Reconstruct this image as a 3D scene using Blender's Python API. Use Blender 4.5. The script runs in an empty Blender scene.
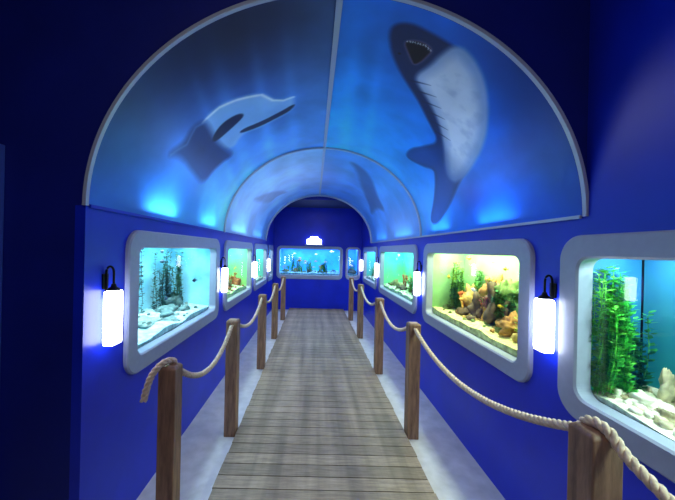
import bpy, math, random
import numpy as np
from mathutils import Vector, Matrix, noise
random.seed(7)
S=bpy.context.scene
COL=S.collection
try:
    S.view_settings.view_transform='Standard'
    S.view_settings.look='None'
    S.view_settings.exposure=0.0
except Exception: pass
EYE=1.62
def lin(c):
    return tuple(((v/255)/12.92 if v/255<=0.04045 else ((v/255+0.055)/1.055)**2.4) for v in c)
# ---------------------------------------------------------------- materials
def mat(name,rgb,rough=.5,metal=0,emis=None,es=0,spec=.5,noise_s=None,noise_amt=.25,bump=0,coords='Object',stretch=(1,1,1)):
    m=bpy.data.materials.new(name); m.use_nodes=True
    nt=m.node_tree; b=nt.nodes['Principled BSDF']
    c=lin(rgb)
    b.inputs['Base Color'].default_value=(*c,1)
    b.inputs['Roughness'].default_value=rough
    b.inputs['Metallic'].default_value=metal
    b.inputs['Specular IOR Level'].default_value=spec
    if emis is not None:
        b.inputs['Emission Color'].default_value=(*lin(emis),1)
        b.inputs['Emission Strength'].default_value=es
    if noise_s:
        tc=nt.nodes.new('ShaderNodeTexCoord'); mp=nt.nodes.new('ShaderNodeMapping')
        mp.inputs['Scale'].default_value=stretch
        n=nt.nodes.new('ShaderNodeTexNoise'); n.inputs['Scale'].default_value=noise_s; n.inputs['Detail'].default_value=6
        r=nt.nodes.new('ShaderNodeValToRGB')
        r.color_ramp.elements[0].position=.3; r.color_ramp.elements[1].position=.7
        r.color_ramp.elements[0].color=(*[v*(1-noise_amt) for v in c],1)
        r.color_ramp.elements[1].color=(*[min(1,v*(1+noise_amt)) for v in c],1)
        nt.links.new(tc.outputs[coords],mp.inputs[0]); nt.links.new(mp.outputs[0],n.inputs['Vector'])
        nt.links.new(n.outputs['Fac'],r.inputs[0]); nt.links.new(r.outputs[0],b.inputs['Base Color'])
        if bump:
            bp=nt.nodes.new('ShaderNodeBump'); bp.inputs['Strength'].default_value=bump; bp.inputs['Distance'].default_value=.01
            nt.links.new(n.outputs['Fac'],bp.inputs['Height']); nt.links.new(bp.outputs[0],b.inputs['Normal'])
    return m
M_wall=mat('blue_wall_paint',(7,36,188),.38,noise_s=3,noise_amt=.12,bump=.05,spec=.4)
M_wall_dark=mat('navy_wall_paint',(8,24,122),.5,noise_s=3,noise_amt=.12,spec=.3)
M_ceil=mat('dark_blue_ceiling',(26,44,96),.6,noise_s=4,noise_amt=.1)
M_floor=mat('painted_concrete',(192,188,198),.5,noise_s=9,noise_amt=.14,bump=.1)
M_frame=mat('window_frame_grey',(144,152,176),.38,metal=.0,noise_s=30,noise_amt=.04)
M_trim=mat('arch_trim_aluminium',(166,176,196),.35,metal=.2)
M_black=mat('black_iron',(10,10,12),.4,metal=.6)
M_lamp=mat('frosted_lamp_glass',(255,255,255),.4,emis=(232,240,255),es=14)
M_sign=mat('lit_sign_glass',(255,255,255),.4,emis=(220,235,255),es=4)
M_rope=mat('manila_rope',(206,182,160),.85,noise_s=60,noise_amt=.25,bump=.3)
M_door=mat('door_paint',(10,30,150),.4)
M_doorf=mat('door_frame_paint',(70,100,200),.4)
def wood(name,dark,light,stretch,perboard=None):
    m=bpy.data.materials.new(name); m.use_nodes=True; nt=m.node_tree; b=nt.nodes['Principled BSDF']
    tc=nt.nodes.new('ShaderNodeTexCoord'); mp=nt.nodes.new('ShaderNodeMapping'); mp.inputs['Scale'].default_value=stretch
    n=nt.nodes.new('ShaderNodeTexNoise'); n.inputs['Scale'].default_value=6; n.inputs['Detail'].default_value=8; n.inputs['Roughness'].default_value=.65
    r=nt.nodes.new('ShaderNodeValToRGB'); r.color_ramp.elements[0].position=.3; r.color_ramp.elements[1].position=.72
    r.color_ramp.elements[0].color=(*lin(dark),1); r.color_ramp.elements[1].color=(*lin(light),1)
    nt.links.new(tc.outputs['Object'],mp.inputs[0]); nt.links.new(mp.outputs[0],n.inputs['Vector']); nt.links.new(n.outputs['Fac'],r.inputs[0])
    out=r.outputs[0]
    if perboard:
        sx=nt.nodes.new('ShaderNodeSeparateXYZ'); nt.links.new(tc.outputs['Object'],sx.inputs[0])
        d=nt.nodes.new('ShaderNodeMath'); d.operation='DIVIDE'; d.inputs[1].default_value=perboard; nt.links.new(sx.outputs[1],d.inputs[0])
        f=nt.nodes.new('ShaderNodeMath'); f.operation='FLOOR'; nt.links.new(d.outputs[0],f.inputs[0])
        w=nt.nodes.new('ShaderNodeTexWhiteNoise'); w.noise_dimensions='1D'; nt.links.new(f.outputs[0],w.inputs['W'])
        mr=nt.nodes.new('ShaderNodeMapRange'); mr.inputs['To Min'].default_value=.78; mr.inputs['To Max'].default_value=1.1
        nt.links.new(w.outputs['Value'],mr.inputs['Value'])
        mp2=nt.nodes.new('ShaderNodeMapping'); mp2.inputs['Scale'].default_value=(4.5,.28,1)
        n2=nt.nodes.new('ShaderNodeTexNoise'); n2.inputs['Scale'].default_value=1.7; n2.inputs['Detail'].default_value=5
        nt.links.new(tc.outputs['Object'],mp2.inputs[0]); nt.links.new(mp2.outputs[0],n2.inputs['Vector'])
        mr2=nt.nodes.new('ShaderNodeMapRange'); mr2.inputs['From Min'].default_value=.35; mr2.inputs['From Max'].default_value=.65
        mr2.inputs['To Min'].default_value=.62; mr2.inputs['To Max'].default_value=1.15; nt.links.new(n2.outputs['Fac'],mr2.inputs['Value'])
        mm=nt.nodes.new('ShaderNodeMath'); mm.operation='MULTIPLY'; nt.links.new(mr.outputs[0],mm.inputs[0]); nt.links.new(mr2.outputs[0],mm.inputs[1])
        vm=nt.nodes.new('ShaderNodeVectorMath'); vm.operation='SCALE'; nt.links.new(out,vm.inputs[0]); nt.links.new(mm.outputs[0],vm.inputs['Scale'])
        out=vm.outputs[0]
    nt.links.new(out,b.inputs['Base Color']); b.inputs['Roughness'].default_value=.55
    bp=nt.nodes.new('ShaderNodeBump'); bp.inputs['Strength'].default_value=.25; bp.inputs['Distance'].default_value=.004
    nt.links.new(n.outputs['Fac'],bp.inputs['Height']); nt.links.new(bp.outputs[0],b.inputs['Normal'])
    return m
M_post=wood('post_timber',(96,68,54),(164,124,98),(6,6,.8))
BW=.115
M_deck=wood('weathered_deck_boards',(120,102,90),(174,152,136),(1,9,9),perboard=BW)
def glassmat():
    m=bpy.data.materials.new('aquarium_glass'); m.use_nodes=True; nt=m.node_tree
    nt.nodes.clear(); o=nt.nodes.new('ShaderNodeOutputMaterial'); mx=nt.nodes.new('ShaderNodeMixShader'); mx.inputs[0].default_value=.06
    t=nt.nodes.new('ShaderNodeBsdfTransparent'); t.inputs[0].default_value=(.93,1,.98,1)
    g=nt.nodes.new('ShaderNodeBsdfGlossy'); g.inputs['Roughness'].default_value=.03
    nt.links.new(t.outputs[0],mx.inputs[1]); nt.links.new(g.outputs[0],mx.inputs[2]); nt.links.new(mx.outputs[0],o.inputs[0])
    return m
M_glass=glassmat()
def backdrop(name,ctop,cbot,es,spots=None):
    m=bpy.data.materials.new(name); m.use_nodes=True; nt=m.node_tree; b=nt.nodes['Principled BSDF']
    tc=nt.nodes.new('ShaderNodeTexCoord'); sx=nt.nodes.new('ShaderNodeSeparateXYZ'); nt.links.new(tc.outputs['Object'],sx.inputs[0])
    mr=nt.nodes.new('ShaderNodeMapRange'); mr.inputs['From Min'].default_value=.9; mr.inputs['From Max'].default_value=1.65; nt.links.new(sx.outputs[2],mr.inputs['Value'])
    n=nt.nodes.new('ShaderNodeTexNoise'); n.inputs['Scale'].default_value=5; n.inputs['Detail'].default_value=5; nt.links.new(tc.outputs['Object'],n.inputs['Vector'])
    ad=nt.nodes.new('ShaderNodeMath'); ad.operation='MULTIPLY_ADD'; ad.inputs[1].default_value=1.1; ad.inputs[2].default_value=-.55; nt.links.new(n.outputs['Fac'],ad.inputs[0])
    a2=nt.nodes.new('ShaderNodeMath'); a2.operation='ADD'; nt.links.new(ad.outputs[0],a2.inputs[0]); nt.links.new(mr.outputs[0],a2.inputs[1])
    r=nt.nodes.new('ShaderNodeValToRGB'); r.color_ramp.elements[0].color=(*lin(cbot),1); r.color_ramp.elements[1].color=(*lin(ctop),1)
    nt.links.new(a2.outputs[0],r.inputs[0]); nt.links.new(r.outputs[0],b.inputs['Base Color']); nt.links.new(r.outputs[0],b.inputs['Emission Color'])
    b.inputs['Emission Strength'].default_value=es; b.inputs['Roughness'].default_value=.8  # backdrop glows by itself, standing in for bright hazy water
    return m
# ---------------------------------------------------------------- mesh builder
class MB:
    def __init__(s,T=None): s.v=[];s.f=[];s.m=[];s.T=T or Matrix.Identity(4)
    def add(s,vs,fs,mi=0):
        o=len(s.v); s.v+= [tuple(s.T@Vector(p)) for p in vs]; s.f+=[tuple(o+i for i in f) for f in fs]; s.m+=[mi]*len(fs)
    def box(s,a,b,mi=0):
        (x0,y0,z0),(x1,y1,z1)=a,b
        s.add([(x0,y0,z0),(x1,y0,z0),(x1,y1,z0),(x0,y1,z0),(x0,y0,z1),(x1,y0,z1),(x1,y1,z1),(x0,y1,z1)],
              [(0,3,2,1),(4,5,6,7),(0,1,5,4),(1,2,6,5),(2,3,7,6),(3,0,4,7)],mi)
    def tube(s,pts,rad,n=8,mi=0,cap=True):
        pts=[Vector(p) for p in pts]; vs=[];fs=[]
        if not hasattr(rad,'__len__'): rad=[rad]*len(pts)
        for i,p in enumerate(pts):
            t=(pts[min(i+1,len(pts)-1)]-pts[max(i-1,0)]).normalized()
            up=Vector((0,0,1)) if abs(t.z)<.9 else Vector((1,0,0))
            u=t.cross(up).normalized(); w=t.cross(u)
            for k in range(n):
                a=2*math.pi*k/n; vs.append(tuple(p+(u*math.cos(a)+w*math.sin(a))*rad[i]))
        for i in range(len(pts)-1):
            for k in range(n):
                a=i*n+k;b=i*n+(k+1)%n; fs.append((a,b,b+n,a+n))
        if cap: fs.append(tuple(range(n-1,-1,-1))); fs.append(tuple((len(pts)-1)*n+k for k in range(n)))
        s.add(vs,fs,mi)
    def lathe(s,prof,c,n=20,mi=0,sq=0,kx=1):
        vs=[];fs=[]
        for r,z in prof:
            for k in range(n):
                a=2*math.pi*(k+.5)/n
                ca,sa=math.cos(a),math.sin(a)
                if sq:
                    q=1/((abs(ca)**sq+abs(sa)**sq)**(1/sq)); ca*=q; sa*=q
                vs.append((c[0]+r*ca*kx,c[1]+r*sa,c[2]+z))
        for i in range(len(prof)-1):
            for k in range(n):
                a=i*n+k;b=i*n+(k+1)%n; fs.append((a,b,b+n,a+n))
        fs.append(tuple(range(n-1,-1,-1))); fs.append(tuple((len(prof)-1)*n+k for k in range(n)))
        s.add(vs,fs,mi)
    def rock(s,c,r,seed=0,mi=0,rough=.35,nu=16,nv=11):
        vs=[];fs=[]
        for j in range(nv+1):
            ph=math.pi*j/nv
            for i in range(nu):
                t=2*math.pi*i/nu; d=Vector((math.sin(ph)*math.cos(t),math.sin(ph)*math.sin(t),math.cos(ph)))
                k=1+rough*noise.noise(d*1.7+Vector((seed*3.1,seed,0)))*1.6+rough*.7*noise.noise(d*5+Vector((seed,0,3)))
                vs.append((c[0]+d.x*r[0]*k,c[1]+d.y*r[1]*k,c[2]+d.z*r[2]*k))
        for j in range(nv):
            for i in range(nu):
                a=j*nu+i;b=j*nu+(i+1)%nu; fs.append((a,b,b+nu,a+nu))
        s.add(vs,fs,mi)
    def obj(s,name,mats,smooth=False,parent=None,bevel=0):
        me=bpy.data.meshes.new(name); me.from_pydata(s.v,[],s.f)
        for m in mats: me.materials.append(m)
        me.polygons.foreach_set('material_index',s.m)
        if smooth: me.polygons.foreach_set('use_smooth',[True]*len(s.f))
        me.update()
        o=bpy.data.objects.new(name,me); COL.objects.link(o)
        if parent: setp(o,parent)
        if bevel:
            md=o.modifiers.new('bevel','BEVEL'); md.width=bevel; md.segments=2; md.limit_method='ANGLE'
        return o
def setp(o,p):
    o.parent=p; o.matrix_parent_inverse=Matrix.Translation(-p.location)
def empty(name,loc):
    e=bpy.data.objects.new(name,None); e.location=loc; e.empty_display_size=.1; COL.objects.link(e); return e

# ---------------------------------------------------------------- dimensions
W=1.2; SPR=1.81; AB=1.056; YA=1.46; YB=3.64; YC=6.8; YEND=8.1; ZFC=2.76
ZB=.83; ZT=1.72; BRD=.11
RW=[(-.15,1.56),(1.76,3.5),(3.74,5.86),(6.12,7.75)]
LW=[(1.75,3.44),(3.66,5.28),(5.5,6.95),(7.15,7.95)]
BWN=[(-1.1,.68),(.76,1.16)]
# ---------------------------------------------------------------- shell
def side_wall(name,x0,x1,ya,yb,ztop,wins,extra=[]):
    b=MB()
    b.box((x0,ya,0),(x1,yb,ZB+.07)); b.box((x0,ya,ZT-.07),(x1,yb,ztop))
    y=ya
    for a,c in wins:
        if a+.07>y: b.box((x0,y,ZB+.07),(x1,a+.07,ZT-.07))
        y=c-.07
    b.box((x0,y,ZB+.07),(x1,yb,ZT-.07))
    for e in extra: b.box(*e)
    return b.obj(name,[M_wall])
side_wall('wall_right',W,W+.05,-2,YEND+.05,SPR,RW,[((W,-2,SPR),(W+.05,YA,3.2)),((W,YC,SPR),(W+.05,YEND+.05,2.8))])
side_wall('wall_left',-W-.05,-W,YA-.02,YEND+.05,SPR,LW,[((-W-.05,YC,SPR),(-W,YEND+.05,2.8))])
b=MB()
b.box((-W,YEND,0),(W,YEND+.05,ZB+.07)); b.box((-W,YEND,ZT-.07),(W,YEND+.05,2.8))
x=-W
for a,c in BWN:
    b.box((x,YEND,ZB+.07),(a+.07,YEND+.05,ZT-.07)); x=c-.07
b.box((x,YEND,ZB+.07),(W,YEND+.05,ZT-.07))
b.obj('wall_back',[M_wall])
b=MB(); n=64; y0=YA-.02;y1=YA;ztop=3.2
for i in range(n):
    a0=math.pi*i/n;a1=math.pi*(i+1)/n
    p0=(W*math.cos(a0),SPR+AB*math.sin(a0));p1=(W*math.cos(a1),SPR+AB*math.sin(a1))
    vs=[(p0[0],y0,p0[1]),(p1[0],y0,p1[1]),(p1[0],y0,ztop),(p0[0],y0,ztop),(p0[0],y1,p0[1]),(p1[0],y1,p1[1]),(p1[0],y1,ztop),(p0[0],y1,ztop)]
    b.add(vs,[(0,1,2,3),(7,6,5,4),(0,4,5,1),(3,2,6,7)])
b.box((-2.65,y0,SPR),(-W,y1,ztop)); b.box((-2.65,y0,0),(-W-.05,y1,SPR))
b.obj('wall_entrance_arch',[M_wall_dark])
b=MB(); b.box((-W,YC+.005,ZFC),(W,YC+.04,2.97)); b.obj('wall_far_arch',[M_wall_dark])
b=MB(); b.box((-W,YC+.04,ZFC),(W,YEND,ZFC+.05)); b.obj('ceiling_far',[M_ceil])
b=MB(); b.box((-2.65,-2,3.2),(W+.05,YA+.03,3.25)); b.obj('ceiling',[M_ceil])
b=MB(); b.box((-2.7,-2,0),(-2.65,YA,3.2)); b.obj('wall_side_left',[M_wall_dark])
b=MB(); b.box((-2.7,-2.05,0),(W+.05,-2,3.2)); b.obj('wall_front',[M_wall_dark])
b=MB(); b.box((-2.7,-2.05,-.05),(W+.05,YEND+.05,0)); b.obj('floor',[M_floor])
e=empty('door_1',(-2.1,YA-.03,1))
b=MB(); b.box((-2.56,YA-.05,0),(-1.68,YA-.025,2.03)); b.box((-2.45,YA-.058,.2),(-1.8,YA-.05,.95)); b.box((-2.45,YA-.058,1.1),(-1.8,YA-.05,1.9)); b.obj('door_leaf',[M_door],parent=e,bevel=.004)
b=MB(); b.box((-1.68,YA-.06,0),(-1.59,YA-.02,2.09)); b.box((-2.62,YA-.06,0),(-2.56,YA-.02,2.09)); b.box((-2.56,YA-.06,2.03),(-1.68,YA-.02,2.09)); b.obj('door_frame',[M_doorf],parent=e,bevel=.004)
b=MB(); b.tube([(-1.76,YA-.05,1.02),(-1.76,YA-.1,1.02),(-1.88,YA-.1,1.02)],.01); b.obj('door_handle',[M_trim],parent=e,smooth=True)

# ---------------------------------------------------------------- mural vault
def vmat():
    m=bpy.data.materials.new('mural_paint'); m.use_nodes=True; nt=m.node_tree; b=nt.nodes['Principled BSDF']
    a=nt.nodes.new('ShaderNodeVertexColor'); a.layer_name='Col'
    tc=nt.nodes.new('ShaderNodeTexCoord'); n=nt.nodes.new('ShaderNodeTexNoise'); n.inputs['Scale'].default_value=3.5; n.inputs['Detail'].default_value=7
    nt.links.new(tc.outputs['Object'],n.inputs['Vector'])
    mr=nt.nodes.new('ShaderNodeMapRange'); mr.inputs['To Min'].default_value=.72; mr.inputs['To Max'].default_value=1.28; nt.links.new(n.outputs['Fac'],mr.inputs['Value'])
    vm=nt.nodes.new('ShaderNodeVectorMath'); vm.operation='SCALE'; nt.links.new(a.outputs[0],vm.inputs[0]); nt.links.new(mr.outputs[0],vm.inputs['Scale'])
    nt.links.new(vm.outputs[0],b.inputs['Base Color']); b.inputs['Roughness'].default_value=.3; b.inputs['Specular IOR Level'].default_value=.45
    return m
M_mural=vmat()
KX=math.pi/180*1.13
def sdf(P,poly,smooth=0):
    poly=np.array(poly,float)*np.array([KX,1.0])
    for _ in range(smooth):
        a=poly; c=np.roll(poly,-1,0); poly=np.stack([a*.75+c*.25,a*.25+c*.75],1).reshape(-1,2)
    n=len(poly); d=np.full(len(P),1e9); ins=np.zeros(len(P),bool)
    for i in range(n):
        a=poly[i];c=poly[(i+1)%n]; e=c-a; w=P-a
        t=np.clip((w@e)/(e@e+1e-12),0,1); q=w-t[:,None]*e; d=np.minimum(d,(q**2).sum(1))
        cond=(a[1]>P[:,1])!=(c[1]>P[:,1])
        xi=a[0]+(P[:,1]-a[1])/((c[1]-a[1]) if abs(c[1]-a[1])>1e-9 else 1e-9)*e[0]
        ins^=cond&(P[:,0]<xi)
    d=np.sqrt(d); return np.where(ins,-d,d)
def over(C,mask,rgb):
    C[:]=C*(1-mask[:,None])+np.array(rgb)[None]/255*mask[:,None]
def soft(d,w): return np.clip(.5-d/w,0,1)
def sline(P,pts):
    pts=np.array(pts,float)*np.array([KX,1.0]); d=np.full(len(P),1e9)
    for i in range(len(pts)-1):
        a=pts[i];e=pts[i+1]-a;w=P-a;t=np.clip((w@e)/(e@e),0,1); d=np.minimum(d,np.sqrt(((w-t[:,None]*e)**2).sum(1)))
    return d
shark=[(76.2,1.66),(75.2,1.59),(71.5,1.56),(66.3,1.575),(61.1,1.585),(54.1,1.60),(47.3,1.68),(39.6,1.82),(32.0,2.03),(26.5,2.28),(23,2.5),(18,2.68),(13,2.85),(5,3.2),(9.2,3.36),(19.6,3.12),(30.8,2.84),(34,2.8),(37.9,2.94),(47.3,3.08),(49.2,2.87),(45,2.64),(41.8,2.43),(49.9,2.33),(59.2,2.15),(67.2,2.0),(73.2,1.83)]
belly=[(63.5,1.93),(61.2,1.80),(60.3,1.68),(58.5,1.575),(53,1.595),(46,1.68),(38.6,1.83),(31.5,2.02),(26.2,2.28),(23.5,2.48),(24,2.62),(29,2.66),(37,2.47),(43,2.32),(48,2.22),(55.5,2.09),(61.5,2.0)]
mouth=[(71.4,1.70),(69.2,1.665),(65.8,1.655),(63.2,1.68),(63.8,1.74),(64.4,1.80),(65.8,1.85),(67.2,1.82),(69.2,1.765)]
wing=[(156.5,2.00),(148.8,2.11),(142,2.06),(137.5,2.13),(139.5,2.39),(139.5,2.61),(137.7,2.90),(147.0,2.78),(159.4,2.74),(156.4,2.42),(153.9,2.17)]
light=[(138.2,2.10),(131,2.09),(124.4,2.13),(115.4,2.20),(112.0,2.35),(108,2.40),(103.6,2.37),(104.8,2.63),(119.5,2.74),(129.0,2.64),(137,2.80),(142.8,2.39)]
remora=[(141.3,2.38),(134.3,2.30),(125.7,2.32),(124.1,2.4),(131.5,2.46),(140.2,2.46)]
tail=[(129.2,2.57),(119.1,2.63),(110,2.58),(104,2.50),(104,2.54),(108,2.64),(119.8,2.71),(129.5,2.63)]
def fbm(P,sc,seed):
    r=np.random.RandomState(seed); out=np.zeros(len(P)); amp=1
    for o in range(4):
        G=r.rand(64,64); q=P*sc*(2**o)+10; i=np.floor(q).astype(int); f=q-i; f=f*f*(3-2*f)
        i0=i%64;i1=(i+1)%64
        out+=amp*(G[i0[:,0],i0[:,1]]*(1-f[:,0])*(1-f[:,1])+G[i1[:,0],i0[:,1]]*f[:,0]*(1-f[:,1])+G[i0[:,0],i1[:,1]]*(1-f[:,0])*f[:,1]+G[i1[:,0],i1[:,1]]*f[:,0]*f[:,1]); amp*=.5
    return out/1.875
def paint(phi,y,sec):
    N=len(phi); P=np.stack([phi*KX,y],1)
    C=np.zeros((N,3)); nz=fbm(P,2.2,3)-.5; nf=fbm(P,9,5)-.5
    if sec==0:
        L=(phi>90)
        k=np.clip((y-1.5)/2.0,0,1)
        side=np.clip((phi-90)/85,0,1)
        left=np.array([30,50,108])[None]*(1-k[:,None])+np.array([88,164,248])[None]*k[:,None]
        left+= (side**2.5)[:,None]*np.array([20,64,104])[None]  # lighter mural blue low down, with springline glow painted in
        seam=np.exp(-((phi-92)/16)**2)*(1-k); left+=seam[:,None]*np.array([30,42,34])[None]
        dk=np.exp(-(((phi-122)/26)**2+((y-1.55)/.35)**2)); left*= (1-.42*dk)[:,None]
        sr=np.clip((90-phi)/85,0,1)
        right=np.array([16,120,222])[None]*(1-sr[:,None])+np.array([10,72,206])[None]*sr[:,None]
        right+=k[:,None]*np.array([44,74,44])[None]
        right*=(1-.3*np.exp(-(((phi-34)/18)**2+((y-1.5)/.3)**2)))[:,None]
        C[:]=np.where(L[:,None],left,right)/255
        C*=(1+.45*nz)[:,None]
        for a,w,amt,sl in ((126,3.2,.5,8),(114,2.2,.45,5),(134,2,.35,10),(150,6,.4,8),(104,2.2,.3,2),(84,2.5,.35,-3),(76,2,.25,-6),(30,5,.22,-6),(20,3,.2,-8)):
            g=np.exp(-((phi-a-(y-1.9)*sl)/(w*(.7+.5*(y-1.4))))**2)*amt*np.clip((y-1.5)/.6,0.15,1)
            C+= g[:,None]*np.array([.24,.4,.5])[None]*.6
        # manta ray: pale underside, dark raised wing, fish clinging below
        d=sdf(P,light,2); over(C,soft(d,.05)*.75,(166,206,240)); over(C,soft(d+.07,.14)*.45,(104,160,220))
        over(C,np.exp(-(sline(P,[(139,2.12),(131,2.11),(124.4,2.15),(115.4,2.23),(112,2.36),(108,2.41),(104,2.39)])/.014)**2)*.9,(230,242,250))
        wm=soft(sdf(P,wing,2),.07)*(.92-.35*np.clip((phi-146)/14,0,1)); over(C,wm,(24,46,100))
        over(C,np.exp(-(sline(P,[(155.5,2.05),(148.8,2.15),(142,2.10),(138,2.14)])/.014)**2)*.4,(120,160,214))
        over(C,soft(sdf(P,remora,2),.02),(12,24,54))
        over(C,soft(sdf(P,tail,2),.02),(10,20,48))
        # shark
        low=1-np.clip((2.7-y)/.4,0,1); fade=np.clip((2.72-y)/.4,0,1)
        over(C,soft(sdf(P,shark,2),.03)*(.97-.2*low),(20,38,80))
        over(C,soft(sdf(P,shark,2)+.03,.08)*low*.6,(34,78,170))
        db=sdf(P,belly,2); over(C,soft(db-.01,.04)*.95*(.2+.8*fade),(150,172,208))
        over(C,soft(db+.035,.09)*.85*fade,(222,228,240))
        rim=np.exp(-(sline(P,[(57,1.57),(47,1.66),(38.5,1.82),(31,2.02),(25.6,2.28),(22,2.55)])/.075)**2)
        over(C,soft(db,.04)*rim*.5,(100,140,204))
        for q in range(6):
            yy=2.0+q*.07; p0=62.0-q*3.7
            a=np.array([(p0+2.4)*KX,yy-.0]); c=np.array([(p0-4.0)*KX,yy-.05]); e_=c-a; w_=P-a; t=np.clip((w_@e_)/(e_@e_),0,1); dd=np.sqrt(((w_-t[:,None]*e_)**2).sum(1))
            over(C,soft(dd-.011*(1-t),.012)*.85,(24,36,70))
        over(C,soft(db,.02)*np.clip((nf-.1)*5,0,1)*.3,(120,142,184))
        dm=sdf(P,mouth,2); over(C,soft(dm-.005,.02)*.6,(150,140,160)); over(C,soft(dm-.001,.012)*.6,(110,60,76)); over(C,soft(dm+.004,.01),(10,8,18))
        jaw=np.exp(-(sline(P,[(70.6,1.69),(69,1.68),(65.6,1.67),(63.8,1.69)])/.008)**2)
        over(C,np.clip(jaw*(np.sin(P[:,1]*150+P[:,0]*420)>0.1)*(dm<0),0,1)*.9,(226,230,238))
        over(C,soft(np.sqrt((P[:,0]-71.2*KX)**2+(y-1.80)**2)-.008,.008),(4,4,8))
        g=np.exp(-(((phi-15)/7)**2+((y-2.4)/.2)**2))*.45*(1+nz); over(C,np.clip(g,0,1),(60,44,150))  # purple reflection painted onto the vault, low on the right
    else:
        k=np.clip((y-YB)/3.1,0,1)
        left=np.array([140,196,245])[None]*(1-k[:,None])+np.array([90,160,246])[None]*k[:,None]
        right=np.array([66,146,226])[None]*(1-k[:,None])+np.array([70,140,235])[None]*k[:,None]
        C[:]=np.where((phi>90)[:,None],left,right)/255
        C*=(1+.35*nz)[:,None]
        for a,w,amt in ((130,8,.3),(70,6,.3),(40,9,.2),(110,5,.2)):
            g=np.exp(-((phi-a-(y-4)*3)/w)**2)*amt; C+=g[:,None]*np.array([.4,.5,.55])[None]*.5
        dol=[(74,4.0),(66,4.3),(58,4.9),(48,5.4),(38,5.7),(30,6.1),(34,5.3),(26,5.0),(40,4.9),(52,4.4),(62,4.1)]
        over(C,soft(sdf(P,dol,2),.08)*.85,(44,80,136))
        dol2=[(150,4.4),(140,4.8),(128,5.2),(120,5.8),(132,5.5),(140,5.6),(146,5.1)]
        over(C,soft(sdf(P,dol2,2),.08)*.6,(70,110,170))
    C=np.clip(C,0,1)
    return np.where(C<=.04045,C/12.92,((C+.055)/1.055)**2.4)
def vault(name,y0,y1,nu,nv,sec):
    ph=np.linspace(0,180,nu+1); ys=np.linspace(y0,y1,nv+1)
    PH,Y=np.meshgrid(ph,ys); PH=PH.ravel();Y=Y.ravel()
    V=np.stack([W*np.cos(np.radians(PH)),Y,SPR+AB*np.sin(np.radians(PH))],1)
    i=np.arange(nu)[None]+np.arange(nv)[:,None]*(nu+1); i=i.ravel()
    F=np.stack([i,i+1,i+nu+2,i+nu+1],1)
    me=bpy.data.meshes.new(name); me.vertices.add(len(V)); me.vertices.foreach_set('co',V.ravel())
    me.loops.add(len(F)*4); me.loops.foreach_set('vertex_index',F.ravel().astype(np.int32))
    me.polygons.add(len(F)); me.polygons.foreach_set('loop_start',(np.arange(len(F))*4).astype(np.int32))
    me.polygons.foreach_set('use_smooth',np.ones(len(F),bool))
    me.update(calc_edges=True); me.validate()
    ca=me.color_attributes.new('Col','FLOAT_COLOR','POINT')
    C=paint(PH,Y,sec); ca.data.foreach_set('color',np.concatenate([C,np.ones((len(C),1))],1).ravel())
    me.materials.append(M_mural)
    o=bpy.data.objects.new(name,me); COL.objects.link(o); return o
vault('ceiling_mural_vault',YA,YB,620,480,0)
vault('ceiling_mural_vault',YB,YC,240,200,1)
def archtrim(name,y0,y1,inn=.03):
    b=MB(); n=72; vs=[];fs=[]
    for i in range(n+1):
        a=math.pi*i/n; c,s_=math.cos(a),math.sin(a)
        for (dr,y) in ((-inn,y0),(.008,y0),(.008,y1),(-inn,y1)):
            vs.append(((W+dr)*c,y,SPR+(AB+dr)*s_))
    for i in range(n):
        for k in range(4):
            a=i*4+k;bb=i*4+(k+1)%4; fs.append((a,bb,bb+4,a+4))
    fs+= [(0,1,2,3),(n*4+3,n*4+2,n*4+1,n*4)]
    b.add(vs,fs); return b.obj(name,[M_trim],bevel=.002)
archtrim('trim_1',YA-.035,YA-.012,inn=.010)
archtrim('trim_2',YB-.015,YB+.015,inn=.018)
archtrim('trim_3',YC-.04,YC+.0,inn=.03)
b=MB(); b.box((-.016,YA,SPR+AB-.012),(.016,YC,SPR+AB+.01)); b.obj('trim_4',[M_trim])
b=MB(); b.box((W-.012,YA,SPR-.008),(W,YC,SPR+.008)); b.obj('trim_5',[M_trim])
b=MB(); b.box((-W,YA,SPR-.008),(-W+.012,YC,SPR+.008)); b.obj('trim_6',[M_wall])

# ---------------------------------------------------------------- boardwalk
b=MB(); k=-16
while True:
    y0=k*BW
    if y0>YEND-.15: break
    j=random.uniform(-.006,.006)
    b.box((-.725+j,y0+.0035,.03),(.725+j,y0+BW-.0035,.055)); k+=1
b.box((-.66,-1.8,0),(-.58,YEND-.1,.03)); b.box((.58,-1.8,0),(.66,YEND-.1,.03)); b.box((-.04,-1.8,0),(.04,YEND-.1,.03))
b.obj('wooden_boardwalk',[M_deck])
# ---------------------------------------------------------------- posts and ropes
def post(x,y,h,w=.052):
    b=MB()
    prof=[(w,0),(w,.02),(w,h-.012),(w-.012,h)]
    vs=[];fs=[]
    for r,z in prof:
        for sx,sy in ((-1,-1),(1,-1),(1,1),(-1,1)): vs.append((sx*r,sy*r,z))
    for i in range(3):
        for k in range(4):
            a=i*4+k;bb=i*4+(k+1)%4; fs.append((a,bb,bb+4,a+4))
    fs+=[(3,2,1,0),(12,13,14,15)]
    b.add(vs,fs)
    ob=b.obj('wooden_post',[M_post],bevel=.005); ob.location=(x,y,0)
    return ob
LP=[(-.84,1.58,1.0,.045),(-.79,2.62,1.0,.05),(-.785,4.08,1.0),(-.785,5.45,1.0),(-.785,6.9,1.0)]
RP=[(.83,.98,1.06,.048),(.79,2.64,1.0,.05),(.79,4.0,1.0),(.79,5.6,1.0),(.79,7.0,1.0)]
for p in LP+RP: post(*p)
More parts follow.
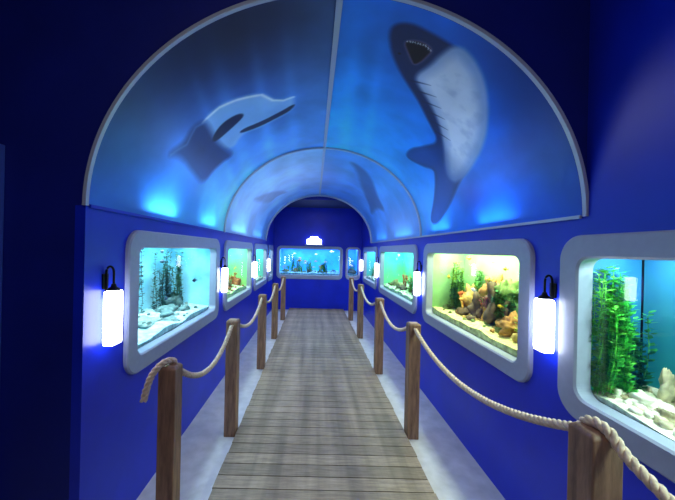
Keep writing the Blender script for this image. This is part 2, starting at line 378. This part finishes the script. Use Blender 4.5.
def rope(paths,name='barrier_rope'):
    cu=bpy.data.curves.new(name,'CURVE'); cu.dimensions='3D'; cu.bevel_depth=.0092; cu.bevel_resolution=2; cu.materials.append(M_rope)
    for pts in paths:
        pts=[Vector(p) for p in pts]
        L=[0]
        for i in range(1,len(pts)): L.append(L[-1]+(pts[i]-pts[i-1]).length)
        n=int(L[-1]/.008)+2; rs=[];j=0
        for i in range(n):
            d=L[-1]*i/(n-1)
            while j<len(L)-2 and L[j+1]<d: j+=1
            t=(d-L[j])/max(1e-9,L[j+1]-L[j]); rs.append((pts[j].lerp(pts[j+1],t),d))
        u=None
        fr=[]
        for i in range(n):
            t=(rs[min(i+1,n-1)][0]-rs[max(i-1,0)][0]).normalized()
            if u is None: u=t.orthogonal().normalized()
            u=(u-t*u.dot(t)).normalized(); fr.append((u.copy(),t.cross(u)))
        for s_ in range(3):
            sp=cu.splines.new('POLY'); sp.points.add(n-1)
            for i,(p,d) in enumerate(rs):
                a=2*math.pi*(d/.075+s_/3); q=p+(fr[i][0]*math.cos(a)+fr[i][1]*math.sin(a))*.009
                sp.points[i].co=(*q,1)
    o=bpy.data.objects.new(name,cu); COL.objects.link(o); return o
def sagpts(a,b_,sag,n=24):
    a=Vector(a);b_=Vector(b_); return [a.lerp(b_,i/n)-Vector((0,0,sag*4*(i/n)*(1-i/n))) for i in range(n+1)]
for PS,sg in ((LP,.19),(RP,.17)):
    for i in range(len(PS)-1):
        a=PS[i];c=PS[i+1]
        rope([sagpts((a[0],a[1]+.05,a[2]-.03),(c[0],c[1]-.05,c[2]-.045),sg if i==0 else .17)])
p=LP[0]
def crom(pts,n=8):
    P=[Vector(q) for q in pts]; out=[]
    for i in range(len(P)-1):
        a=P[max(i-1,0)];b1=P[i];c=P[i+1];d=P[min(i+2,len(P)-1)]
        for k in range(n):
            t=k/n; out.append(.5*((2*b1)+(c-a)*t+(2*a-5*b1+4*c-d)*t*t+(3*b1-a-3*c+d)*t**3))
    return out+[P[-1]]
rope([crom([(p[0],p[1]+.05,p[2]-.035),(p[0]-.0,p[1]+.02,p[2]+.014),(p[0]-.03,p[1]-.03,p[2]+.016),(p[0]-.065,p[1]-.06,p[2]-.03),(p[0]-.08,p[1]-.08,p[2]-.09),(p[0]-.09,p[1]-.09,p[2]-.15)])])
p=RP[0]
rope([crom([(p[0],p[1]+.055,p[2]-.035),(p[0],p[1]+.02,p[2]+.012),(p[0]+.005,p[1]-.04,p[2]+.012),(p[0]+.01,p[1]-.12,p[2]-.045),(.85,.6,.93),(.86,.3,.9),(.86,-.1,.92),(.86,-.6,1.0)])])

# ---------------------------------------------------------------- lanterns
def lantern(side,y):
    x=side*W; e=empty('wall_lantern',(x,y,1.3))
    cx=x-side*.05
    b=MB(); b.lathe([(.03,1.10),(.044,1.105),(.047,1.12),(.047,1.365),(.044,1.38),(.03,1.385)],(cx,y,0),32,sq=6,kx=.6); b.obj('frosted_shade',[M_lamp],smooth=True,parent=e)
    b=MB()
    b.lathe([(.03,1.384),(.03,1.392),(.014,1.405),(.010,1.42)],(cx,y,0),16)
    pts=[(x-side*.008,y,1.34),(x-side*.01,y,1.46)]
    for k in range(13):
        a=math.pi-math.pi*k/12*1.0
        pts.append((x-side*(.01+.02+.02*math.cos(a)),y-.0,1.475+.035*math.sin(a)))
    pts.append((cx,y,1.41)); b.tube(pts,.006,8)
    b.box((min(x,x-side*.008),y-.02,1.39),(max(x,x-side*.008),y+.02,1.47))
    b.obj('iron_bracket',[M_black],smooth=False,parent=e)
for y in (1.58,3.55,5.39,7.05): lantern(-1,y)
for y in (1.62,3.62,5.99,7.9): lantern(1,y)
e=empty('wall_sconce',(-.02,YEND,1.8))
b=MB()
pr=[(-.22,1.77),(.18,1.77),(.18,1.90),(.10,1.93),(.08,1.98),(-.12,1.98),(-.14,1.93),(-.22,1.90)]
pr=[(px_-.08,pz_) for px_,pz_ in pr]
vs=[(px_,YEND-.1,pz_) for px_,pz_ in pr]+[(px_,YEND-.005,pz_) for px_,pz_ in pr]; n=len(pr)
b.add(vs,[tuple(range(n)),tuple(range(2*n-1,n-1,-1))]+[(i,i+n,(i+1)%n+n,(i+1)%n) for i in range(n)]); b.obj('lit_shade',[M_sign],parent=e)
b=MB(); b.box((-.34,YEND-.12,1.745),(.14,YEND,1.77)); b.obj('sconce_base',[M_trim],parent=e)

# ---------------------------------------------------------------- aquariums
def rrect(x0,x1,z0,z1,r,n=8):
    p=[]
    for cx,cz,a0 in ((x1-r,z1-r,0),(x0+r,z1-r,90),(x0+r,z0+r,180),(x1-r,z0+r,270)):
        for k in range(n+1):
            a=math.radians(a0+90*k/n); p.append((cx+r*math.cos(a),cz+r*math.sin(a)))
    return p
mats_leaf={}
def cm(rgb,rough=.6,es=.0):
    k=(rgb,es)
    if k not in mats_leaf: mats_leaf[k]=mat('tank_%d_%d_%d'%rgb,rgb,rough,noise_s=25,noise_amt=.4,bump=.3,emis=rgb,es=es)
    return mats_leaf[k]
def bush(b,c,h,w,n,mi,rnd):
    for s_ in range(n):
        x0=c[0]+rnd.uniform(-w,w)*.5; y0=c[1]+rnd.uniform(-.05,.05)
        sx=rnd.uniform(-.35,.35)*w; hh=h*rnd.uniform(.6,1); ph=rnd.uniform(0,6)
        st=[]
        for k in range(13):
            t=k/12; st.append((x0+sx*t+.012*math.sin(t*6+ph),y0+.012*math.cos(t*5+ph),c[2]+hh*t))
        b.tube(st,.0022,4,mi)
        for k in range(1,13):
            for q in range(6):
                a=rnd.uniform(0,6.28); l=rnd.uniform(.022,.042); p=Vector(st[k])+Vector((0,0,rnd.uniform(-.015,.015)))
                d=Vector((math.cos(a),math.sin(a),.35)).normalized(); u=d.cross(Vector((0,0,1))).normalized()*l*.3
                b.add([p,p+d*l*.5+u,p+d*l,p+d*l*.5-u],[(0,1,2,3)],mi)
def blades(b,c,h,w,n,mi,rnd):
    for s_ in range(n):
        x0=c[0]+rnd.uniform(-w,w)*.5; y0=c[1]+rnd.uniform(-.05,.05); dx=rnd.uniform(-.12,.12); hh=h*rnd.uniform(.6,1); wd=rnd.uniform(.006,.012)
        vs=[];fs=[]
        for k in range(7):
            t=k/6; x=x0+dx*t*t+.01*math.sin(t*5+s_); z=c[2]+hh*t; ww=wd*(1-t*.85)
            vs+=[(x-ww,y0,z),(x+ww,y0+.004,z)]
        for k in range(6): fs.append((2*k,2*k+1,2*k+3,2*k+2))
        b.add(vs,fs,mi)
def coral(b,p,d,l,r,depth,mi,rnd):
    p=Vector(p); q=p+d*l; b.tube([p,p.lerp(q,.5)+Vector((rnd.uniform(-.1,.1)*l,0,0)),q],[r,r*.85,r*.7],6,mi)
    if depth>0:
        for k in range(rnd.choice((2,3))):
            nd=(d+Vector((rnd.uniform(-.8,.8),rnd.uniform(-.4,.4),rnd.uniform(-.1,.5)))).normalized(); coral(b,q,nd,l*.75,r*.7,depth-1,mi,rnd)
def fish(b,c,l,dirx,mi,rnd):
    T=b.T; b.T=T@Matrix.Translation(c)@Matrix.Rotation(rnd.uniform(-.35,.35)+(math.pi if dirx<0 else 0),4,'Z')
    prof=[(-.5,.04),(-.4,.12),(-.25,.2),(-.05,.24),(.15,.2),(.3,.12),(.42,.05)]; n=10; vs=[];fs=[]
    for x,r in prof:
        for k in range(n):
            a=2*math.pi*k/n; vs.append((-x*l,r*l*.4*math.cos(a),r*l*math.sin(a)))
    for i in range(len(prof)-1):
        for k in range(n):
            a=i*n+k;bb=i*n+(k+1)%n; fs.append((a,bb,bb+n,a+n))
    fs+=[tuple(range(n)),tuple((len(prof)-1)*n+k for k in range(n))]
    b.add(vs,fs,mi)
    b.add([(-.4*l,0,0),(-.68*l,0,.2*l),(-.6*l,0,0),(-.68*l,0,-.2*l)],[(0,1,2,3)],mi)
    b.add([(.15*l,0,.2*l),(-.1*l,0,.36*l),(-.28*l,0,.14*l),(-.1*l,0,.2*l)],[(0,1,2,3)],mi)
    b.add([(.05*l,0,-.2*l),(-.12*l,0,-.33*l),(-.2*l,0,-.15*l)],[(0,1,2)],mi)
    b.T=T
def aquarium(wall,a,c,st):
    rnd=random.Random(st.get('seed',1)); D=st.get('depth',.42)
    if wall=='L': T=Matrix(((0,-1,0,-W),(1,0,0,0),(0,0,1,0),(0,0,0,1)))
    elif wall=='R': T=Matrix(((0,1,0,W),(1,0,0,0),(0,0,1,0),(0,0,0,1)))
    else: T=Matrix(((1,0,0,0),(0,1,0,YEND),(0,0,1,0),(0,0,0,1)))
    ctr=T@Vector(((a+c)/2,0,(ZB+ZT)/2)); e=empty('aquarium',ctr)
    def new(): return MB(T)
    B=st.get('brd',BRD)
    b=new(); no=rrect(a,c,ZB,ZT,.12); ni=rrect(a+B,c-B,ZB+BRD,ZT-B,.06); n=len(no)
    no2=rrect(a+.008,c-.008,ZB+.008,ZT-.008,.115); ni2=rrect(a+B-.01,c-B+.01,ZB+BRD-.01,ZT-B+.01,.065)
    vs=[(x,0,z) for x,z in no]+[(x,-.018,z) for x,z in no]+[(x,-.026,z) for x,z in no2]+[(x,-.026,z) for x,z in ni2]+[(x,-.018,z) for x,z in ni]+[(x,.05,z) for x,z in ni]
    fs=[]
    for L in range(5):
        for k in range(n): fs.append((L*n+k,L*n+(k+1)%n,(L+1)*n+(k+1)%n,(L+1)*n+k))
    b.add(vs,fs); b.obj('window_frame',[M_frame],parent=e)
    b=new(); m=.055
    b.add([(a+m,.052,ZB+m),(c-m,.052,ZB+m),(c-m,.052,ZT-m),(a+m,.052,ZT-m)],[(0,1,2,3)]); b.obj('glass_pane',[M_glass],parent=e)
    x0,x1,z0,z1=a+.075,c-.075,ZB+.06,ZT-.03; y0,y1=.055,D
    mb=st['bd']; ms=cm(st['sand'],.9)
    b=new(); b.add([(x0,y1,z0),(x1,y1,z0),(x1,y1,z1),(x0,y1,z1)],[(0,1,2,3)],0)
    b.add([(x0,y0,z0),(x0,y1,z0),(x0,y1,z1),(x0,y0,z1)],[(0,1,2,3)],0); b.add([(x1,y0,z0),(x1,y1,z0),(x1,y1,z1),(x1,y0,z1)],[(0,1,2,3)],0)
    b.add([(x0,y0,z1),(x1,y0,z1),(x1,y1,z1),(x0,y1,z1)],[(0,1,2,3)],1); b.add([(x0,y0,z0),(x1,y0,z0),(x1,y1,z0),(x0,y1,z0)],[(0,1,2,3)],1)
    if st.get('corner'):
        b.box((x1-.006,y1-.006,z0),(x1,y1,z1),1)
    b.obj('tank_shell',[mb,M_black],parent=e)
    b=new(); nx,ny=60,10; vs=[];fs=[]; zs=z0+st.get('sandh',.1)
    def sh(x,y): return zs+.05*((y-y0)/(y1-y0))+.035*noise.noise(Vector((x*4,y*4,st.get('seed',1))))
    for j in range(ny+1):
        for i in range(nx+1):
            x=x0+(x1-x0)*i/nx; y=y0+(y1-y0)*j/ny
            vs.append((x,y,sh(x,y)))
    for j in range(ny):
        for i in range(nx):
            q=j*(nx+1)+i; fs.append((q,q+1,q+nx+2,q+nx+1))
    o_=len(vs)
    for i in range(nx+1): vs.append((x0+(x1-x0)*i/nx,y0,z0))
    for i in range(nx): fs.append((i,i+1,o_+i+1,o_+i))
    b.add(vs,fs); b.obj('sand_bed',[ms],smooth=True,parent=e)
    w=x1-x0
    rm=[cm(k,.8) for k in st['rocks']]; b=new()
    for i in range(st.get('nrock',8)):
        r=rnd.uniform(*st.get('rs',(.04,.09))); b.rock((rnd.uniform(x0+.1,x1-.1),rnd.uniform(y0+.1,y1-.06),zs+r*.5),(r*rnd.uniform(.9,1.5),r*.8,r*rnd.uniform(.6,1.2)),seed=i+rnd.random()*9,mi=rnd.randrange(len(rm)))
    for (u,v,zz,rx,ry,rz,mi) in st.get('xrock',[]): b.rock((x0+u*w,y0+v*(y1-y0),zs+zz),(rx,ry,rz),seed=u*17,mi=mi%len(rm),rough=st.get('rough',.35),nu=24,nv=18)
    for i in range(st.get('npeb',40)):
        r=rnd.uniform(.008,.02); xx,yy=rnd.uniform(x0+.03,x1-.03),rnd.uniform(y0+.02,y1-.03)
        b.rock((xx,yy,sh(xx,yy)+r*.3),(r*1.3,r,r*.8),seed=i,mi=rnd.randrange(len(rm)),nu=10,nv=6)
    b.obj('rocks',rm,smooth=True,parent=e)
    lm=[cm(k,.5) for k in st['leaf']]; b=new()
    for i in range(st.get('nbush',5)):
        b_x=rnd.uniform(x0+.08,x1-.08); bush(b,(b_x,rnd.uniform(y0+.15,y1-.08),zs),rnd.uniform(.2,.5),.14,8,rnd.randrange(len(lm)),rnd)
    for i in range(st.get('nblade',3)):
        blades(b,(rnd.uniform(x0+.08,x1-.08),rnd.uniform(y0+.15,y1-.06),zs),rnd.uniform(.25,.5),.14,14,rnd.randrange(len(lm)),rnd)
    for (u,v,h,ww,nn,mi) in st.get('xbush',[]): bush(b,(x0+u*w,y0+v*(y1-y0),zs),h,ww,nn,mi%len(lm),rnd)
    b.obj('water_plants',lm,parent=e)
    if st.get('coral'):
        km=[cm(k,.6) for k in st['coral']]; b=new()
        for i in range(st.get('ncoral',5)):
            coral(b,(rnd.uniform(x0+.1,x1-.1),rnd.uniform(y0+.15,y1-.12),zs),Vector((rnd.uniform(-.2,.2),0,1)).normalized(),rnd.uniform(.06,.1),rnd.uniform(.012,.02),3,i%len(km),rnd)
        b.obj('corals',km,smooth=True,parent=e)
    fm=[cm(k,.35) for k in st.get('fish',[(240,170,40),(220,220,230)])]; b=new()
    for i in range(st.get('nfish',5)):
        fish(b,Vector((rnd.uniform(x0+.12,x1-.12),rnd.uniform(y0+.08,y1-.12),rnd.uniform(zs+.15,z1-.1))),rnd.uniform(*st.get('fs',(.05,.09))),rnd.choice((-1,1)),rnd.randrange(len(fm)),rnd)
    b.obj('fish',fm,smooth=True,parent=e)
    ld=bpy.data.lights.new('tank_light','AREA'); ld.shape='RECTANGLE'; ld.energy=st.get('E',10)*w; ld.color=lin(st.get('lc',(230,250,255)))
    ld.size,ld.size_y=(w*.9,.12) if wall=='B' else (.12,w*.9)
    lo=bpy.data.objects.new('tank_light',ld); COL.objects.link(lo); lo.location=T@Vector(((x0+x1)/2,(y0+y1)*.45,z1-.015)); setp(lo,e)
R0=dict(seed=3,depth=.33,corner=1,bd=backdrop('bd_r0',(10,90,150),(10,120,120),.42),sand=(225,225,200),rocks=[(225,222,205),(190,180,150),(150,140,110)],leaf=[(60,180,60),(110,210,80),(30,120,60)],nrock=3,rs=(.02,.04),npeb=120,nbush=2,nblade=2,
  xbush=[(.975,.25,.62,.10,22,1),(.975,.45,.6,.08,20,0),(.96,.2,.5,.1,14,0),(.97,.62,.4,.06,12,2),(.80,.9,.5,.1,8,0),(.85,.92,.6,.08,8,1)],xrock=[(.95,.3,.02,.04,.03,.03,0),(.92,.6,.02,.035,.03,.03,0),(.885,.72,.07,.024,.024,.09,1),(.9,.4,.03,.05,.04,.03,0),(.83,.35,.02,.03,.03,.03,2),(.86,.55,.02,.05,.035,.03,0)],sandh=.06,E=17,lc=(225,255,240),nfish=4,fish=[(60,160,220),(230,180,40)])
R1=dict(seed=5,rough=.6,bd=backdrop('bd_r1',(150,206,140),(96,146,76),.5),sand=(236,222,150),rocks=[(180,130,70),(92,74,54),(190,160,90),(100,126,66)],leaf=[(80,150,50),(130,170,50),(40,110,56)],coral=[(200,100,50),(140,60,70),(230,170,80)],ncoral=14,nrock=16,rs=(.035,.08),nbush=5,nblade=2,
  xrock=[(.45,.6,.14,.1,.1,.2,1),(.52,.7,.3,.08,.08,.12,0),(.40,.7,.3,.06,.08,.1,3),(.3,.5,.05,.1,.08,.08,0),(.62,.6,.08,.1,.08,.14,1),(.12,.7,.16,.09,.08,.24,1),(.16,.8,.36,.07,.06,.12,3),(.78,.75,.12,.09,.08,.16,2)],xbush=[(.9,.6,.55,.16,14,1),(.72,.85,.5,.14,12,0),(.28,.8,.5,.12,10,2)],E=17,lc=(242,255,205),nfish=9,fish=[(240,190,40),(250,240,220),(220,110,40)])
R2=dict(seed=8,bd=backdrop('bd_r2',(50,190,170),(100,170,100),.6),sand=(190,235,180),rocks=[(120,130,80),(80,80,60)],leaf=[(60,150,60),(110,170,60)],coral=[(190,110,60)],ncoral=5,E=12,lc=(215,255,240),nfish=6)
R3=dict(seed=9,bd=backdrop('bd_r3',(50,150,200),(60,150,140),.7),sand=(180,210,210),rocks=[(110,120,90),(80,90,90)],leaf=[(60,150,90),(80,150,60)],E=10)
L0=dict(seed=12,depth=.5,bd=backdrop('bd_l0',(60,140,170),(140,206,222),.5),sand=(190,228,240),rocks=[(110,140,138),(84,112,108),(150,170,162)],leaf=[(40,90,70),(66,124,90),(34,70,60)],nrock=4,rs=(.03,.06),npeb=30,nbush=0,nblade=0,sandh=.08,
  xrock=[(.5,.45,-.02,.34,.16,.05,0),(.4,.5,.02,.14,.1,.04,2),(.7,.55,.02,.2,.1,.05,0),(.85,.7,.08,.1,.1,.08,1)],xbush=[(.75,.8,.62,.3,16,0),(.9,.6,.62,.2,12,1),(.5,.9,.62,.3,12,2),(.25,.92,.45,.2,6,0)],E=15,lc=(200,242,255),nfish=5,fish=[(40,60,80),(120,150,160)])
L1=dict(seed=15,bd=backdrop('bd_l1',(80,190,160),(130,190,100),.6),sand=(190,230,170),rocks=[(130,120,70),(160,100,60)],leaf=[(60,140,70),(100,150,60)],coral=[(190,110,60)],ncoral=6,E=12,lc=(225,255,235),nfish=6)
L2=dict(seed=16,bd=backdrop('bd_l2',(60,170,170),(90,170,140),.7),sand=(190,220,200),rocks=[(120,130,80),(90,100,80)],leaf=[(60,140,70),(60,120,90)],E=10)
L3=dict(seed=17,bd=backdrop('bd_l3',(50,140,210),(60,150,180),.6),sand=(180,210,210),rocks=[(100,110,90)],leaf=[(60,140,90)],nrock=3,nbush=2,nblade=1,E=9,nfish=3)
B0=dict(seed=21,brd=.08,bd=backdrop('bd_b0',(20,100,230),(40,160,245),1.2),sand=(130,190,220),rocks=[(70,90,90),(120,130,90),(60,100,120)],leaf=[(60,140,80),(90,160,60)],coral=[(80,170,90),(200,170,90)],ncoral=6,nfish=10,fs=(.07,.13),E=12,lc=(190,225,255))
B1=dict(seed=22,brd=.06,bd=backdrop('bd_b1',(20,100,220),(40,150,230),1.0),sand=(130,190,220),rocks=[(70,90,90)],leaf=[(60,140,80)],nrock=2,nbush=1,nblade=1,nfish=2,E=12,npeb=8,lc=(190,225,255))
for wv,(a,c),st in [('R',RW[0],R0),('R',RW[1],R1),('R',RW[2],R2),('R',RW[3],R3),('L',LW[0],L0),('L',LW[1],L1),('L',LW[2],L2),('L',LW[3],L3),('B',BWN[0],B0),('B',BWN[1],B1)]:
    aquarium(wv,a,c,st)

# ---------------------------------------------------------------- added fill lights, no fixtures
def area(name,loc,rot,sx,sy,E,col):
    ld=bpy.data.lights.new(name,'AREA'); ld.shape='RECTANGLE'; ld.size=sx; ld.size_y=sy; ld.energy=E; ld.color=lin(col)
    o=bpy.data.objects.new(name,ld); o.location=loc; o.rotation_euler=rot; COL.objects.link(o); return o
area('ceiling_fill',(-.3,-.8,3.1),(math.radians(20),0,0),.9,.5,18,(255,246,240))  # added fill above and behind the camera, not a real fixture
area('crown_fill',(0,2.6,SPR+AB-.05),(0,0,0),.25,1.6,10,(246,242,250))  # added soft fill under the crown, no lamp hangs there
area('crown_fill',(0,5.2,SPR+AB-.05),(0,0,0),.25,2.4,16,(246,242,250))
for sd in (-1,1):
    for yc,ln,E in ((2.15,.4,3.0 if sd<0 else 2.2),(3.1,.4,1.6),(4.4,.8,2.4),(5.8,.8,1.8)):
        area('springline_fill',(sd*(W-.06),yc,SPR+.02),(math.radians(180),math.radians(-sd*14),0),.03,ln,E,(160,220,255))  # added uplight to make the lower vault glow, no real cove lamps

# ---------------------------------------------------------------- world & camera
w=bpy.data.worlds.new('world'); S.world=w; w.use_nodes=True
w.node_tree.nodes['Background'].inputs[0].default_value=(.01,.02,.08,1)
cd=bpy.data.cameras.new('camera'); cd.lens=16.0; cd.sensor_width=36; cd.shift_x=23.5/675; cd.clip_start=.02
co=bpy.data.objects.new('camera',cd); COL.objects.link(co)
co.matrix_world=Matrix.Translation((-.1,0,EYE))@Matrix.Rotation(math.radians(90),4,'X')@Matrix.Rotation(.022,4,'Z')
S.camera=co
